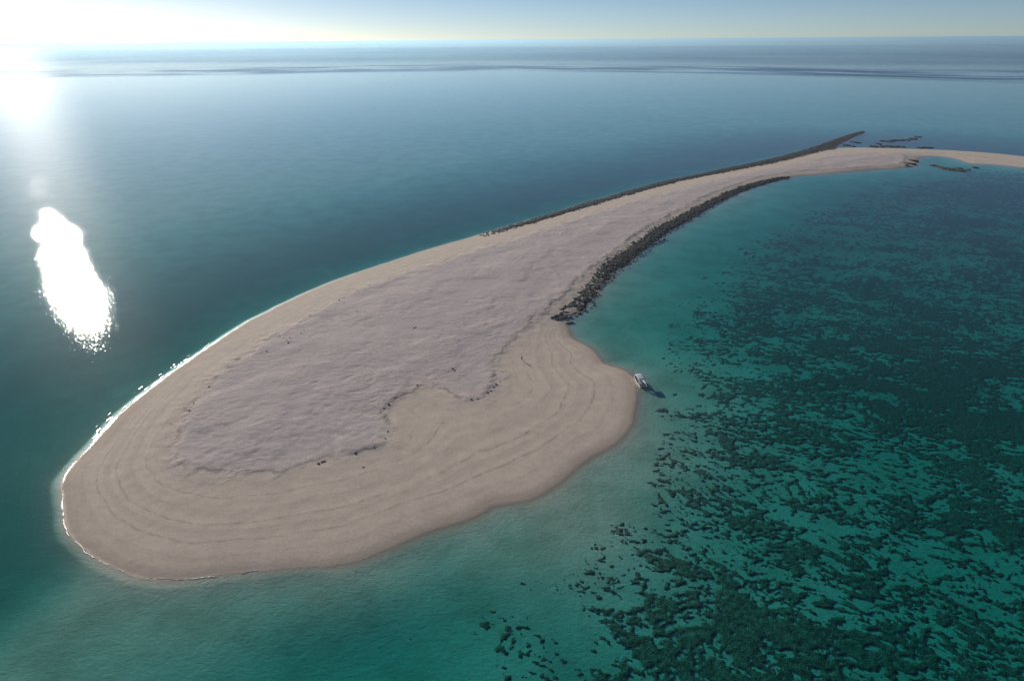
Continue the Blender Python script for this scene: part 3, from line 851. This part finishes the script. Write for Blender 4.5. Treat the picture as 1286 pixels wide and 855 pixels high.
# ------------------------------------------------------------------ person
def skinned(name, verts, edges, radii, mat, parent, root=0, sub=2):
    me = bpy.data.meshes.new(name)
    me.from_pydata(verts, edges, [])
    me.materials.append(mat)
    o = bpy.data.objects.new(name, me); COL.objects.link(o)
    if parent: o.parent = parent
    md = o.modifiers.new('skin', 'SKIN')
    md.use_smooth_shade = True
    if not me.skin_vertices:
        me.skin_vertices.new() if hasattr(me.skin_vertices, 'new') else None
    for k, sv in enumerate(me.skin_vertices[0].data):
        sv.radius = (radii[k], radii[k]) if not isinstance(radii[k], tuple) else radii[k]
        sv.use_root = (k == root)
    s = o.modifiers.new('sub', 'SUBSURF'); s.levels = sub; s.render_levels = sub
    return o

def person():
    z0 = float(ground(np.array([3.6]), np.array([229.4]))[0])
    root = empty('person', (3.6, 229.4, z0), math.radians(200))
    tag(root, 'person in dark shirt and shorts standing alone on the pale beach sand', 'person')
    skin = simple_mat('skin', (0.30, 0.18, 0.12), 0.6, 0.1, 8)
    cloth = simple_mat('dark_shirt', (0.035, 0.038, 0.048), 0.9, 0.3, 12)
    shorts = simple_mat('dark_shorts', (0.025, 0.026, 0.03), 0.9, 0.3, 12)
    hair = simple_mat('dark_hair', (0.02, 0.015, 0.012), 0.7, 0.2, 20)
    V = [(0, 0, .93)]; E = []; R = [(.15, .11)]
    def add(p, r, par):
        V.append(p); R.append(r); E.append((par, len(V) - 1)); return len(V) - 1
    ch = add((0, -.01, 1.15), (.145, .10), 0); sh = add((0, .0, 1.38), (.15, .09), ch)
    nk = add((0, .0, 1.50), .055, sh); hd = add((0, -.02, 1.62), (.075, .09), nk); tp = add((0, -.01, 1.72), (.055, .07), hd)
    add((0, -.115, 1.615), .014, hd)                 # nose
    for s in (-1, 1):
        hip = add((s * .10, 0, .84), .095, 0); kn = add((s * .12, -.02 * s, .48), .062, hip); an = add((s * .13, .01, .09), .04, kn)
        he = add((s * .13, -.02, .04), .038, an); add((s * .15, -.17, .03), .033, he)
        so = add((s * .20, 0, 1.40), .060, sh); el = add((s * .27, .02, 1.12), .042, so); wr = add((s * .29, -.05, .88), .030, el)
        pa = add((s * .29, -.065, .81), (.036, .022), wr)
        for k, (dx, ln) in enumerate(((-.028, .07), (-.010, .085), (.010, .08), (.027, .065))):
            f1 = add((s * .29, -.07 + dx, .77), .010, pa); add((s * .285, -.078 + dx, .77 - ln), .008, f1)
        t1 = add((s * .275, -.11, .81), .011, pa); add((s * .27, -.125, .775), .009, t1)
    body = skinned('body', V, E, R, skin, root)
    skinned('shirt', [(0, 0, .90), (0, -.01, 1.15), (0, 0, 1.36), (0, 0, 1.45), (-.20, 0, 1.41), (-.255, .015, 1.19), (.20, 0, 1.41), (.255, .015, 1.19)],
            [(0, 1), (1, 2), (2, 3), (2, 4), (4, 5), (2, 6), (6, 7)], [(.175, .13), (.165, .12), (.165, .105), .07, .075, .065, .075, .065], cloth, root)
    skinned('shorts', [(0, 0, .95), (-.105, 0, .84), (-.12, .0, .54), (.105, 0, .84), (.12, -.01, .54)], [(0, 1), (1, 2), (0, 3), (3, 4)],
            [(.165, .125), .11, .095, .11, .095], shorts, root)
    skinned('hair', [(0, .02, 1.58), (0, .01, 1.68), (0, -.01, 1.745)], [(0, 1), (1, 2)], [(.085, .085), (.09, .105), (.055, .07)], hair, root)
person()

# ------------------------------------------------------------------ haze over the sea
def haze():
    bm = bmesh.new()
    bm_box(bm, (-63500.0, -3500.0, -90.0), (63500.0, 63500.0, 112.0))
    b = NT('haze')
    b.t.links.new(b.n('ShaderNodeVolumePrincipled', {'Color': HAZE_COL, 'Density': HAZE_DENS, 'Anisotropy': HAZE_G}).outputs[0], b.out.inputs['Volume'])
    o = bm_obj('haze', bm, b.mat, None)
    tag(o, kind='stuff')
HAZE_COL, HAZE_DENS, HAZE_G = (0.48, 0.78, 1.0), 6.5e-5, 0.45
haze()
